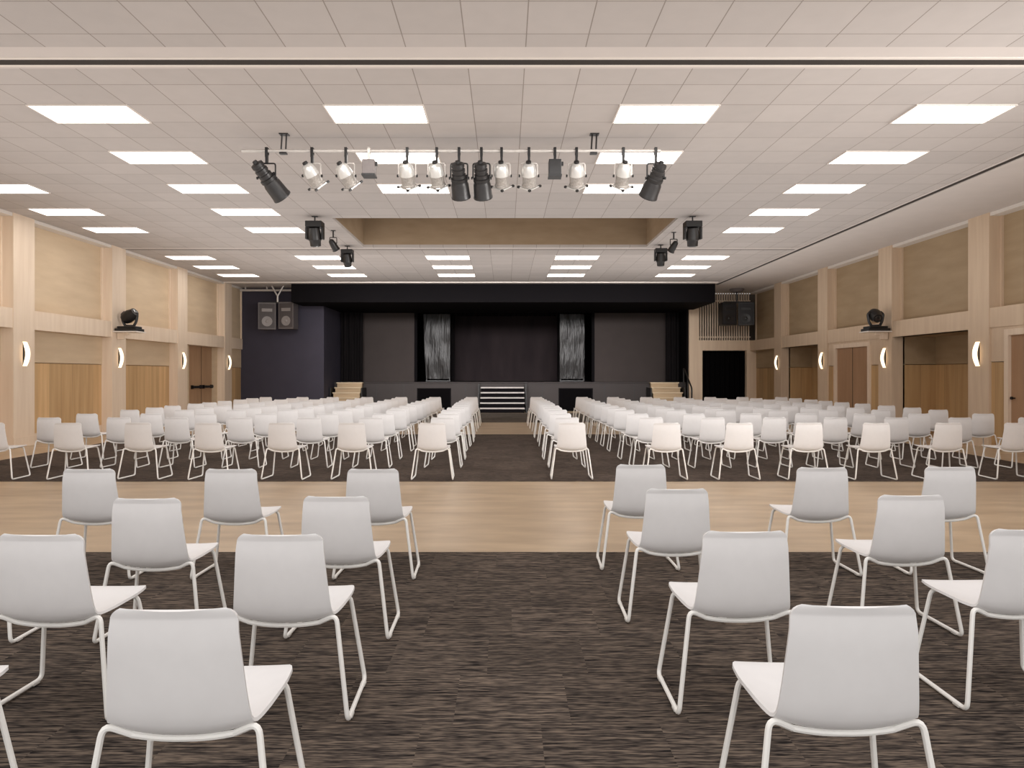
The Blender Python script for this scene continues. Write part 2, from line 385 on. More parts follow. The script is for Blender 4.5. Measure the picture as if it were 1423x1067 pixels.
# ------------------------------------------------------------------ stage end of the hall
NY = 27.0
struct('wall_stage_left', MB().box(-10.6, -6.87, NY, NY+.15, 0, CEIL+.0).box(-7.02, -6.87, NY+.15, 30, 0, CEIL), M['navy'])
struct('wall_bulkhead', MB().box(-7.66, 7.52, 25.5, 30, 4.06, CEIL+.06), M['header'])
SY = 30.0
st = MB()
st.box(-7.0, -3.7, SY, SY+.15, 0, 4.1).box(3.64, 7.4, SY, SY+.15, 0, 4.1)
struct('wall_stage', st, M['stagewall'])
struct('wall_stage_side', MB().box(7.28, 7.36, 28.6, 30.2, 0, 4.1), M['header'])
struct('wall_stage_house', MB().box(-4.6, -4.5, SY+.15, 34.2, 1.1, 4.8).box(4.4, 4.5, SY+.15, 34.2, 1.1, 4.8).box(-4.6, 4.5, 34.2, 34.3, 1.1, 4.8).box(-4.6, 4.5, SY+.15, 34.3, 4.75, 4.8), M['void'])
stage = thing('stage_platform', 'dark raised stage platform along the far end of the hall', 'stage', (0, 28.7, 0))
MB().box(-6.87, 7.3, 0, 1.6, 0, 1.12).box(-4.5, 4.4, 1.6, 5.4, 0, 1.12).build('platform', M['stagefront'], stage)
MB().box(-6.87, 7.3, -.04, 1.6, 1.12, 1.16).box(-4.5, 4.4, 1.6, 5.4, 1.12, 1.16).build('deck', M['stagefront'], stage)
for x in (-5.2, -4.1, -1.6, 1.5, 4.0, 5.2): MB().box(x-.012, x+.012, -.008, 0, .02, 1.1).build('panel_joint', M['black'], stage)
for x0, x1 in ((-3.5, -2.23), (2.2, 3.48)):
    f = MB().box(x0-.05, x0, -.02, .01, 0, .92).box(x1, x1+.05, -.02, .01, 0, .92).box(x0, x1, -.02, .01, .87, .92).build('hatch_frame', M['header'], stage)
    MB().box(x0, x1, -.012, .01, 0, .87).build('hatch', M['void'], f)
# proscenium edge trim
struct('trim_8', MB().box(-3.82, -3.7, SY-.04, SY+.15, 1.16, 4.1).box(3.64, 3.76, SY-.04, SY+.15, 1.16, 4.1), M['header'])
# drapes at the sides of the stage
def drape(name, x0, x1, y, z0, z1, mat, label, cat, amp=.05, wl=.22):
    m = MB(); n = max(8, int((x1-x0)/wl*8)); base = 0
    for i in range(n+1):
        x = x0+(x1-x0)*i/n; yy = y+amp*math.sin(2*PI*(x-x0)/wl)+.02*math.sin(7*x)
        m.v += [(x, yy, z0), (x, yy+.015, z1)]
    for i in range(n): m.f.append((2*i, 2*i+2, 2*i+3, 2*i+1))
    o = m.build(name, mat, smooth='all'); tag(o, label, cat); return o
drape('stage_drape', -6.8, -5.9, 29.5, 1.17, 4.05, M['blackcloth'], 'black drape hanging beside the navy wall left of the stage', 'curtain')
drape('stage_drape', 6.65, 7.2, 29.5, 1.17, 4.05, M['blackcloth'], 'black drape hanging beside the timber post right of the stage', 'curtain')
drape('stage_valance', -4.4, 4.3, 31.9, 4.08, 4.7, M['blackcloth'], 'black valance hanging across the top of the stage opening', 'curtain')
drape('stage_backcloth', -2.6, 2.6, 33.6, 1.17, 4.45, M['browncloth'], 'dark plain back cloth filling the middle of the stage opening', 'curtain', amp=.006, wl=.9)
drape('stage_wing_drape', -2.62, -2.3, 32.6, 1.17, 4.5, M['blackcloth'], 'black wing drape left of the back cloth on the stage', 'curtain')
drape('stage_wing_drape', 2.38, 2.7, 32.6, 1.17, 4.5, M['blackcloth'], 'black wing drape right of the back cloth on the stage', 'curtain')
def flat(x0, x1, lean, label):
    t = thing('stage_flat', label, 'panel', ((x0+x1)/2, 31.0, 1.16)); w = (x1-x0)/2
    n, mz = 10, 16; m = MB()
    for j in range(mz+1):
        z = .12+2.82*j/mz
        for i in range(n+1):
            x = -w+2*w*i/n - (lean*(j/mz) if i == 0 else 0)
            m.v.append((x, .012*math.sin(9*x+3*z)+.01*math.sin(5*z), z))
    for j in range(mz):
        for i in range(n):
            a = j*(n+1)+i; m.f.append((a, a+1, a+n+2, a+n+1))
    m.build('glossy_sheet', M['film'], t, smooth='all')
    MB().box(-w, -w+.05, .04, .1, 0, 2.94).box(w-.05, w, .04, .1, 0, 2.94).box(-w, w, .04, .1, 2.88, 2.94).box(-w, w, .04, .1, 1.4, 1.46).box(-w, w, .02, .3, 0, .06).build('frame', M['black'], t)
flat(-3.45, -2.40, .12, 'tall flat covered in glossy black sheeting at left in the stage opening')
flat(2.38, 3.45, .0, 'tall flat covered in glossy black sheeting at right in the stage opening')

# centre steps
t = thing('stage_steps', 'black steps with white nosings at the centre of the stage', 'stairs', (-.11, 28.655, 0))
RISE = 1.16/6
sb = MB()
for i in range(5): sb.box(-.84, .84, -(5-i)*.28, 0, i*RISE, (i+1)*RISE-.02)
sb.build('step_body', M['header'], t)
for i in range(5):
    y = -(5-i)*.28
    MB().box(-.86, .86, y-.02, y+.05, (i+1)*RISE-.045, (i+1)*RISE+.004).build('nosing', M['nosing'], t)
    MB().box(-.84, .84, y+.05, y+.28 if i < 4 else 0, (i+1)*RISE-.02, (i+1)*RISE).build('tread', M['stagefront'], t)
for x in (-.96, .9): MB().box(x, x+.06, -1.42, -.06, 0, .3).box(x, x+.06, -.8, -.06, .3, .7).box(x, x+.06, -.4, -.06, .7, 1.1).build('stringer', M['black'], t)
# timber side steps
def side_steps(x0, x1, label):
    t = thing('timber_steps', label, 'stairs', ((x0+x1)/2, 28.65, 0)); w = (x1-x0)/2
    b = MB()
    for i in range(6): b.box(-w+.03+.012*i, w-.03-.012*i, -(6-i)*.27, -.03, i*RISE, (i+1)*RISE-.04)
    b.build('riser', M['stepriser'], t)
    for i in range(6):
        y = -(6-i)*.27
        MB().box(-w+.012*i, w-.012*i, y-.03, y+.26, (i+1)*RISE-.04, (i+1)*RISE).build('tread', M['steptop'], t)
    for x in (-w-.05, w+.01): MB().box(x, x+.04, -1.6, -.03, 0, .25).box(x, x+.04, -.9, -.03, .25, .95).build('stringer', M['black'], t)
    return t
side_steps(-6.78, -5.62, 'pale timber steps up to the stage beside the navy wall')
side_steps(5.72, 6.98, 'pale timber steps up to the stage beside the black handrail')
hr = thing('stair_handrail', 'black tubular handrail beside the timber steps near the black doorway', 'handrail', (7.1, 28.0, 0))
MB().tube(fillet([(0, -.9, 0), (0, -.9, .95), (0, .35, 1.75), (0, .35, 1.0)], .12), .03).build('rail', M['black'], hr, smooth=True)
MB().tube([(0, -.3, 0), (0, -.3, 1.33)], .025).build('post', M['black'], hr, smooth=True)

# right end wall: post, slats, beam, doorway
EY = 28.5
struct('trim_9', MB().box(7.36, 7.76, EY, EY+.3, 0, 4.42), M['veneer_r'])
struct('trim_10', MB().box(7.76, 10.4, EY, EY+.2, BEAM0+.01, 2.84), M['veneer_r'])
struct('trim_11', MB().box(7.76, 7.89, EY, EY+.2, 0, BEAM0+.01).box(9.66, 10.4, EY, EY+.2, 0, BEAM0+.01), M['veneer_r'])
struct('wall_end_right', MB().box(7.36, 11.2, EY+.55, EY+.65, 0, CEIL), M['endwall'])
sl = MB()
for i in range(21): sl.box(7.82+.096*i, 7.85+.096*i, EY+.02, EY+.12, 2.84, CEIL)
sl.box(7.78, 9.85, EY+.12, EY+.15, 2.95, 3.0).box(7.78, 9.85, EY+.12, EY+.15, 4.4, 4.45)
tag(sl.build('slat_screen', M['veneer_l']), 'vertical timber slat screen above the black doorway', 'screen')
drape('doorway_sheet', 7.88, 9.68, EY+.3, .01, BEAM0+.06, M['void'], 'black pleated sheet filling the doorway under the slat screen', 'curtain', amp=.03, wl=.2)  # black pleated sheet closing off the doorway opening

# ------------------------------------------------------------------ ceiling light panels
def make_panel(x, y, label, group):
    t = thing('ceiling_light', label, 'ceiling light', (x, y, CEIL), 0, group)
    MB().box(-.6, .6, -.3, .3, -.012, -.004).build('diffuser', M['diffuser'], t)
    MB().box(-.612, -.594, -.312, .312, -.016, 0).box(.594, .612, -.312, .312, -.016, 0).box(-.594, .594, -.312, -.294, -.016, 0).box(-.594, .594, .294, .312, -.016, 0).build('frame', M['trimwhite'], t)
    return t
COLS = [-8.8, -5.2, -1.6, 2.0, 5.6]
CN = ['outermost left', 'second from left', 'middle', 'second from right', 'outermost right']
ROWS = [8.94, 10.73, 12.53, 14.32, 16.11]
first = None
def panel(x, y, label, group):
    global first
    if first is None: first = make_panel(x, y, label, group)
    else: copy_thing(first, (x, y, CEIL), 0, label, group)
for j, y in enumerate(ROWS):
    for i, x in enumerate(COLS):
        if i == 0 and j < 2: continue
        if i in (2, 3) and j > 2: continue
        panel(x, y, 'glowing ceiling panel, %s column, %s row back from the near ceiling track' % (CN[i], ORD[j]), 'ceiling panels in front of the far track')
for j, y in enumerate([19.95, 21.72, 23.5]):
    for i, x in enumerate(COLS):
        panel(x, y, 'glowing ceiling panel, %s column, %s row beyond the far ceiling track' % (CN[i], ORD[j]), 'ceiling panels near the stage')

# ------------------------------------------------------------------ lighting bar
BY, BZ = 9.7, 4.52
def bx(px): return (px-CX)*BY/F
bar = thing('lighting_bar', 'pale horizontal lighting pipe hung under the ceiling tiles', 'lighting bar', (0, BY, BZ))
MB().tube([(bx(336), 0, 0), (bx(918), 0, 0)], .024, 10).build('pipe', M['bar'], bar, smooth=True)
for px in (395, 826):
    x = bx(px)
    h = MB().box(x-.06, x+.06, -.05, .05, .215, .23).tube([(x-.03, 0, .22), (x-.045, 0, -.03)], .012, 6).tube([(x+.03, 0, .22), (x+.02, 0, -.03)], .012, 6)
    h.box(x-.06, x+.035, -.035, .035, -.045, -.025).build('hanger', M['black2'], bar)
def yoke(t, w, top, drop, mat):
    m = MB().tube(fillet([(-w, 0, top-drop), (-w, 0, top), (w, 0, top), (w, 0, top-drop)], .03, 3), .011, 6)
    y = m.build('yoke', mat, t, smooth=True)
    for s in (-1, 1): MB().lathe([(0, .02), (.02, .02)], (s*(w+.005), 0, top-drop), (s, 0, 0), 8).build('knob', M['black'], y)
def clamp(t, mat):
    m = MB().box(-.018, .018, -.035, -.02, -.09, .035).box(-.018, .018, .02, .035, -.05, .035).box(-.018, .018, -.035, .035, .03, .042).box(-.016, .016, -.03, .016, -.17, -.05)
    m.build('clamp', mat, t)
def par_can(px, dx, label, size=1.0, dy=.62):
    t = thing('par_can', label, 'stage light', (bx(px), BY, BZ), 0, 'silver cans on the lighting bar')
    clamp(t, M['black']); yoke(t, .116*size, -.17, .17, M['bar'])
    d = Vector((dx, dy, -.8)).normalized(); o = Vector((0, 0, -.33))
    s = size
    MB().lathe([(-.17*s, .03*s), (-.165*s, .055*s), (-.13*s, .085*s), (-.06*s, .1*s), (.0, .103*s)], o, d, 18).build('body', M['silver'], t, smooth=True)
    MB().lathe([(0, .1*s), (.01*s, .094*s), (.12*s, .09*s), (.13*s, .1*s), (.15*s, .1*s), (.15*s, .085*s)], o, d, 18).build('front_barrel', M['can_grey'], t, smooth=True)
    MB().lathe([(-.2*s, .03*s), (-.195*s, .036*s), (-.162*s, .036*s)], o, d, 12).build('rear_cap', M['black'], t, smooth=True)
    # diamond gel frame at the mouth
    u = Vector((1, 0, 0)); u = (u-d*u.dot(d)).normalized(); w = d.cross(u)
    R = Matrix((( (u.x+w.x)/math.sqrt(2), (u.x-w.x)/math.sqrt(2), d.x), ((u.y+w.y)/math.sqrt(2), (u.y-w.y)/math.sqrt(2), d.y), ((u.z+w.z)/math.sqrt(2), (u.z-w.z)/math.sqrt(2), d.z))).to_4x4()
    X = Matrix.Translation(o+d*.16*s) @ R
    a, b = .104*s, .08*s
    g = MB().box(-a, a, -a, -b, -.005, .008, X).box(-a, a, b, a, -.005, .008, X).box(-a, -b, -b, b, -.005, .008, X).box(b, a, -b, b, -.005, .008, X).build('gel_frame', M['silver'], t)
    kn = MB()
    for sx, sy in ((1, 1), (-1, -1), (1, -1), (-1, 1)): kn.box(sx*a-.016, sx*a+.016, sy*a-.016, sy*a+.016, -.012, .014, X)
    kn.build('corner_clip', M['black'], g)
    return t
def profile(px, d, label, L=1.0):
    t = thing('profile_spot', label, 'stage light', (bx(px), BY, BZ), 0, 'black spots on the lighting bar')
    clamp(t, M['black']); yoke(t, .115, -.17, .2, M['black'])
    d = Vector(d).normalized(); o = Vector((0, 0, -.36))
    h = MB().lathe([(-.2*L, .05), (-.19*L, .085), (-.15*L, .09), (-.145*L, .08), (-.12*L, .08), (-.115*L, .092), (-.08*L, .092), (-.075*L, .082), (-.05*L, .082), (-.045*L, .095), (.0, .095), (.02, .1)], o, d, 16).build('lamp_house', M['black2'], t, smooth=True)
    MB().lathe([(.02, .098), (.06*L, .105), (.1*L, .12), (.26*L, .128), (.27*L, .134), (.29*L, .134), (.29*L, .11), (.24*L, .115)], o, d, 18).build('lens_hood', M['black2'], t, smooth=True)
    MB().lathe([(.0, .1), (.01, .115), (.05, .115), (.06, .1)], o, d, 16).build('shutter_ring', M['black'], t, smooth=True)
    u = Vector((1, 0, 0)); u = (u-d*u.dot(d)).normalized()
    MB().lathe([(.06, .012), (.1, .012), (.1, .02), (.125, .02)], o+d*.02, u+Vector((0, 0, .3)), 8).build('focus_knob', M['steel'], t)
    MB().lathe([(-.23*L, .03), (-.19*L, .04)], o, d, 10).build('rear_cap', M['black'], t)
    return t
def flood(px, mat, label, h=.22):
    t = thing('hanging_flood_light', label, 'stage light', (bx(px), BY, BZ))
    clamp(t, M['black'] if mat is M['black2'] else M['bar'])
    MB().box(-.085, .085, -.08, .1, -.13-h, -.13).build('case', mat, t, bevel=.008)
    MB().box(-.09, .09, -.085, .105, -.15-h, -.125-h).build('lens_rim', M['black'], t)
    MB().box(.085, .115, -.02, .02, -.2, -.15).build('knob', M['black'], t)
    return t
LB = 'silver par can on the lighting bar, '
profile(371, (.42, .55, -.62), 'black spotlight aimed down to the right at the left end of the lighting bar', 1.15)
par_can(434, .42, LB+'beside the leftmost black spotlight')
par_can(481, .42, LB+'just left of the grey box light')
flood(513, M['grey'], 'small grey box light hanging from the lighting bar', .2)
par_can(566, .06, LB+'just right of the grey box light')
par_can(607, .1, LB+'just left of the paired black spotlights')
profile(638, (.06, .55, -.75), 'black spotlight on the lighting bar, left one of the middle pair')
profile(669, (.06, .55, -.75), 'black spotlight on the lighting bar, right one of the middle pair')
par_can(697, .05, LB+'just right of the paired black spotlights')
par_can(735, .05, LB+'just left of the black box light')
flood(771, M['black2'], 'small black box light hanging from the lighting bar', .21)
par_can(801, .05, LB+'just right of the black box light')
par_can(866, -.05, LB+'beside the rightmost black spotlight')
profile(911, (-.22, .55, -.7), 'black spotlight aimed down to the left at the right end of the lighting bar', 1.0)

# ------------------------------------------------------------------ moving heads
def ceiling_head(x, y, s, label):
    t = thing('moving_head', label, 'stage light', (x, y, CEIL), 0, 'black lights along the ceiling pocket')
    MB().box(-.012, .012, -.012, .012, -.1*s, 0).box(-.06, .06, -.03, .03, -.015, 0).build('hanging_bolt', M['black'], t)
    MB().box(-.15*s, .15*s, -.12*s, .12*s, -.21*s, -.1*s).build('base', M['black'], t, bevel=.012*s)
    MB().box(-.165*s, -.125*s, -.06*s, .06*s, -.42*s, -.2*s).box(.125*s, .165*s, -.06*s, .06*s, -.42*s, -.2*s).build('yoke', M['black'], t, bevel=.01*s)
    h = MB().lathe([(-.17*s, .06*s), (-.15*s, .1*s), (-.03*s, .118*s), (.06*s, .118*s), (.08*s, .1*s), (.17*s, .095*s), (.18*s, .075*s)], (0, 0, -.37*s), (.05, .2, -1), 14).build('head', M['black2'], t, smooth=True)
    MB().lathe([(.17*s, .06*s), (.186*s, .06*s)], (0, 0, -.37*s), (.05, .2, -1), 12).build('lens', M['lens'], h)
def small_par(x, y, dx, label):
    t = thing('small_par_can', label, 'stage light', (x, y, CEIL), 0, 'black lights along the ceiling pocket')
    MB().box(-.05, .05, -.03, .03, -.012, 0).box(-.014, .014, -.014, .014, -.16, 0).build('hanging_bolt', M['black'], t)
    MB().tube(fillet([(-.08, 0, -.3), (-.08, 0, -.16), (.08, 0, -.16), (.08, 0, -.3)], .02, 3), .01, 6).build('yoke', M['black'], t)
    MB().lathe([(-.13, .03), (-.1, .06), (0, .075), (.12, .08), (.13, .09), (.145, .09), (.145, .07)], (0, 0, -.32), (dx, .5, -.7), 14).build('body', M['black2'], t, smooth=True)
ceiling_head(-3.94, 14.75, 1.14, 'black moving head under the ceiling, nearest on the left of the pocket')
small_par(-3.91, 16.2, .35, 'small black can light between the two moving heads left of the pocket')
ceiling_head(-4.02, 18.15, .98, 'black moving head under the ceiling, farthest on the left of the pocket')
ceiling_head(3.88, 14.75, 1.14, 'black moving head under the ceiling, nearest on the right of the pocket')
small_par(3.88, 16.4, -.35, 'small black can light between the two moving heads right of the pocket')
ceiling_head(3.93, 18.0, .98, 'black moving head under the ceiling, farthest on the right of the pocket')

def shelf_head(x, y, z, s, tilt, side):
    lab = 'beside the left' if s < 0 else 'beside the right'
    sh = MB().box(-.3, .3, -.24, .24, -.025, 0)
    o = thing('wall_shelf', 'small pale shelf holding the black moving head on the %s wall pier' % side, 'shelf', (x, y, z))
    MB().box(-.3, .3, -.24, .24, -.025, 0).build('board', M['trimwhite'], o)
    MB().box(s*.0, s*.3, -.05, .05, -.09, -.025).box(s*.12, s*.3, -.04, .04, -.2, -.09).build('bracket', M['veneer_l'], o)
    t = thing('wall_moving_head', 'black moving head light standing on the %s wall shelf' % side, 'stage light', (x, y, z))
    MB().box(-.28, .28, -.2, .2, .0, .07).build('base_plate', M['black'], t, bevel=.012)
    MB().box(-.24, .24, -.17, .17, .07, .13).build('base', M['black'], t, bevel=.02)
    yk = MB()
    for sx in (-1, 1):
        yk.tube(fillet([(sx*.1, 0, .13), (sx*.17, 0, .25), (sx*.2, 0, .44), (sx*.12, 0, .5)], .05, 3), .035, 8)
    yk.lathe([(0, .12), (.05, .1)], (0, 0, .12), (0, 0, 1), 14)
    yk.build('yoke', M['black2'], t, smooth=True)
    d = Vector(tilt).normalized(); oo = Vector((0, 0, .4))
    h = MB().lathe([(-.2, .06), (-.17, .13), (-.08, .16), (.04, .155), (.14, .12), (.19, .11), (.19, .09)], oo, d, 18).build('head', M['black'], t, smooth=True)
    MB().lathe([(.17, .09), (.186, .085), (.195, .06)], oo, d, 14).build('lens', M['lens'], h, smooth=True)
shelf_head(-9.62, 18.25, 2.575, -1, (.7, -.15, .45), 'left')
shelf_head(9.46, 18.2, 2.575, 1, (-.1, -.7, -.35), 'right')

# ------------------------------------------------------------------ wall sconces
def sconce(x, y, s, label, group):
    t = thing('wall_sconce', label, 'wall lamp', (x, y, 1.9), 0, group)
    MB().box(0, -s*.03, -.05, .05, -.24, .24).build('backplate', M['black2'], t)
    m = MB(); n = 12
    for i in range(n+1):
        z = -.25+.5*i/n; out = .035+.07*math.cos((z/.25)*PI/2*.95)
        for yy, o2 in ((-.075, -.035), (-.04, -.008), (0, 0), (.04, -.008), (.075, -.035)):
            m.v.append((-s*(out+o2), yy*(1 if abs(z) < .2 else .85), z))
    for i in range(n):
        for k in range(4):
            a = i*5+k; m.f.append((a, a+1, a+6, a+5))
    m.build('lamp_shade', M['sconce'], t, smooth='all')
for i in range(-1, 4):
    if i < 0: continue
    y = 14.4+3.62*i+.33
    sconce(XL, y, -1, 'glowing curved sconce on the left wall, %s pier beyond the nearest chairs' % ORD[i], 'sconces on the left wall')
    sconce(XR, y, 1, 'glowing curved sconce on the right wall, %s pier beyond the nearest chairs' % ORD[i], 'sconces on the right wall')

# ------------------------------------------------------------------ hanging loudspeakers
def speaker(x, y, z, w, h, rz, case, gr, label, group):
    t = thing('hanging_speaker', label, 'loudspeaker', (x, y, z), rz, group)
    d = .5
    m = MB(); tw = w*.36
    for zz in (0, h): m.v += [(-w/2, 0, zz), (w/2, 0, zz), (tw, d, zz), (-tw, d, zz)]
    m.f += [(3, 2, 1, 0), (4, 5, 6, 7), (0, 1, 5, 4), (1, 2, 6, 5), (2, 3, 7, 6), (3, 0, 4, 7)]
    m.build('cabinet', case, t, bevel=.015)
    MB().box(-w/2+.04, w/2-.04, -.012, .004, .05, h-.05).build('grille', gr, t)
    MB().box(-w/2, w/2, -.02, 0, 0, .04).box(-w/2, w/2, -.02, 0, h-.04, h).box(-w/2, -w/2+.035, -.02, 0, .04, h-.04).box(w/2-.035, w/2, -.02, 0, .04, h-.04).build('front_rim', case, t)
    MB().lathe([(0, w*.3), (.012, w*.3), (.012, w*.26), (.0, w*.1), (.014, w*.07), (.014, .01)], (0, -.012, h*.3), (0, -1, 0), 20).build('woofer', M['cone'] if case is M['greyspk'] else M['black2'], t, smooth=True)
    MB().box(-w*.3, w*.3, -.03, -.01, h*.66, h*.78).build('horn', M['cone'] if case is M['greyspk'] else M['black2'], t, bevel=.006)
    return t
speaker(-8.74, 26.15, 3.13, .62, .98, .22, M['greyspk'], M['grille'], 'grey loudspeaker, left one of the hanging pair before the navy wall', 'speakers before the navy wall')
speaker(-8.04, 26.15, 3.15, .60, .98, -.22, M['greyspk'], M['grille'], 'grey loudspeaker, right one of the hanging pair before the navy wall', 'speakers before the navy wall')
b = thing('speaker_hanger', 'forked metal hanger holding the grey speakers before the navy wall', 'bracket', (-8.4, 26.3, 4.0))
MB().tube([(-.22, 0, .75), (0, 0, .36)], .03, 8).tube([(.22, 0, .75), (0, 0, .36)], .03, 8).tube([(0, 0, .4), (0, 0, .14)], .035, 8).build('fork', M['bar'], b)
MB().box(-.55, .55, -.03, .03, .1, .15).build('spreader', M['black2'], b)
rl = MB().tube([(-9.9, 26.62, 4.62), (-7.75, 26.62, 4.62)], .045, 8)
for x in (-9.7, -8.9, -7.9): rl.box(x-.02, x+.02, 26.6, 26.64, 4.62, CEIL)
tag(rl.build('ceiling_rail', M['bar']), 'pale rail along the ceiling above the navy wall', 'rail')
speaker(8.56, 27.2, 3.36, .60, .86, .18, M['black'], M['grille2'], 'black loudspeaker, left one of the hanging pair before the slat screen', 'speakers before the slat screen')
speaker(9.2, 27.2, 3.36, .58, .86, -.18, M['black'], M['grille2'], 'black loudspeaker, right one of the hanging pair before the slat screen', 'speakers before the slat screen')
b = thing('speaker_mount', 'round ceiling mount above the black speakers by the slat screen', 'bracket', (8.88, 27.3, CEIL))
MB().lathe([(0, .26), (.03, .28), (.06, .26), (.12, .2)], (0, 0, 0), (0, 0, -1), 20).build('plate', M['grey'], b, smooth=True)
MB().tube([(0, 0, -.1), (0, 0, -.5)], .025, 8).build('stem', M['black'], b)
MB().box(-.5, .5, -.03, .03, -.53, -.48).build('spreader', M['black2'], b)

# ------------------------------------------------------------------ chairs
def shell_rows():
    """(y, z, half width, edge lift in z, edge forward in y) from the top of the back to the front of the seat"""
    rows = []
    r = .032
    for a in (0, 22, 45, 67, 90):                         # rounded top corners
        a = math.radians(a)
        rows.append((.0+.0008*(1-math.cos(a))*10, .80-r*(1-math.cos(a)), .181-r*(1-math.sin(a)), 0, .012))
    rows += [(.003, .73, .184, 0, .012), (.007, .67, .189, 0, .014), (.012, .61, .194, 0, .017), (.017, .56, .198, 0, .019), (.022, .52, .202, 0, .020),
             (.028, .487, .205, .004, .020), (.036, .458, .208, .012, .018), (.049, .435, .211, .024, .014), (.068, .419, .214, .034, .009), (.095, .411, .217, .040, .004),
             (.13, .409, .220, .041, 0), (.18, .412, .224, .038, 0), (.24, .420, .228, .032, 0), (.30, .429, .231, .024, 0), (.35, .437, .231, .017, 0), (.40, .444, .228, .012, 0)]
    for a in (15, 35, 55, 75, 88):
        a = math.radians(a)
        rows.append((.40+.075*math.sin(a), .446+.004*math.sin(a)-.006*(1-math.cos(a)), .228-.05*(1-math.cos(a)), .012*math.cos(a), 0))
    return rows
def shell_parts(th=.011, nu=16):
    rows = shell_rows(); n = len(rows)
    us = [-1+2*i/nu for i in range(nu+1)]
    P = [[Vector((u*hw, y+fw*u*u, z+lz*abs(u)**2.4)) for u in us] for (y, z, hw, lz, fw) in rows]
    N = []
    for j in range(n):
        rowN = []
        for i in range(nu+1):
            du = P[j][min(i+1, nu)]-P[j][max(i-1, 0)]; dv = P[min(j+1, n-1)][i]-P[max(j-1, 0)][i]
            rowN.append(du.cross(dv).normalized())
        N.append(rowN)
    # normal pointing to the sitter's side
    if N[16][nu//2].z < 0: N = [[-v for v in r] for r in N]
    def part(name, j0, j1, parent):
        m = MB(); nv = []
        for sgn in (0, 1):
            for j in range(j0, j1+1):
                for i in range(nu+1):
                    p = P[j][i] - (N[j][i]*th if sgn else Vector())
                    m.v.append(tuple(p)); nv.append(N[j][i] if not sgn else -N[j][i])
        R = nu+1; H = (j1-j0+1)*R
        for j in range(j1-j0):
            for i in range(nu):
                a = j*R+i; m.f.append((a, a+R, a+R+1, a+1)); b_ = a+H; m.f.append((b_, b_+1, b_+R+1, b_+R))
        rim = []
        jn = j1-j0
        if j0 == 0: rim += [(i, i+1) for i in range(nu)]
        rim += [(j*R+nu, (j+1)*R+nu) for j in range(jn)]
        if j1 == n-1: rim += [(jn*R+i+1, jn*R+i) for i in range(nu)]
        rim += [((j+1)*R, j*R) for j in range(jn)]
        nb = len(m.v)
        flat_n = []
        for a, b2 in rim:                                  # own vertices so that the rim keeps its edge
            i0 = len(m.v); A, B, A2, B2 = (Vector(m.v[k]) for k in (a, b2, a+H, b2+H))
            m.v += [m.v[a], m.v[b2], m.v[b2+H], m.v[a+H]]
            m.f.append((i0, i0+1, i0+2, i0+3))
            nn = (B-A).cross(A2-A).normalized(); nv += [nn]*4
        me = bpy.data.meshes.new(name); me.from_pydata(m.v, [], m.f)
        me.materials.append(M['shell'])
        # consistent winding against the wanted normals
        bad = [p.index for p in me.polygons if p.normal.dot(sum((nv[k] for k in p.vertices), Vector())) < 0]
        bm = bmesh.new(); bm.from_mesh(me); bm.faces.ensure_lookup_table()
        nbad_rim = [i for i in bad]
        bmesh.ops.reverse_faces(bm, faces=[bm.faces[i] for i in nbad_rim]); bm.to_mesh(me); bm.free()
        for p in me.polygons: p.use_smooth = True
        # rim normals face outward from the shell centre line
        c = Vector((0, .2, .55))
        me.normals_split_custom_set_from_vertices([tuple(v) for v in nv])
        o = bpy.data.objects.new(name, me); C.objects.link(o); o.parent = parent
        return o
    return part, n
def make_chair(glides):
    t = thing('sled_chair', 'white chair', 'chair')
    part, n = shell_parts()
    part('backrest', 0, 13, t); part('seat', 13, n-1, t)
    R_ = .0102
    for s in (-1, 1):
        pts = fillet([(s*.12, .365, .424), (s*.218, .365, .436), (s*.276, .425, .0165), (s*.286, .005, .0165), (s*.226, .056, .446), (s*.15, .072, .409)], .035, 5)
        lg = MB().tube(pts, R_, 8).build('sled_leg', M['tube'], t, smooth=True)
        if glides:
            for yy in (.07, .375):
                x = s*(.286-.01*(yy/.42)); MB().box(x-.012, x+.012, yy-.022, yy+.022, .0062, .02).build('glide', M['glide'], lg, bevel=.003)
    cp = [(.15*(1-2*k/10), .072+.006*(1-abs(1-2*k/10)), .409-.016*(1-abs(1-2*k/10)**2)) for k in range(11)]
    MB().tube(cp, R_, 8).build('crossbar', M['tube'], t, smooth=True)
    MB().tube([(-.12, .365, .424), (0, .365, .42), (.12, .365, .424)], R_, 8).build('crossbar', M['tube'], t, smooth=True)
    return t
near_proto = make_chair(True)
far_proto = make_chair(False)
used = {'n': False, 'f': False}
def chair(proto, key, x, y, z, rz, label, group):
    if not used[key]:
        used[key] = True; proto.location = (x, y, z); proto.rotation_euler = (0, 0, rz); proto['label'] = label; proto['group'] = group
    else: copy_thing(proto, (x, y, z), rz, label, group)
R = math.radians
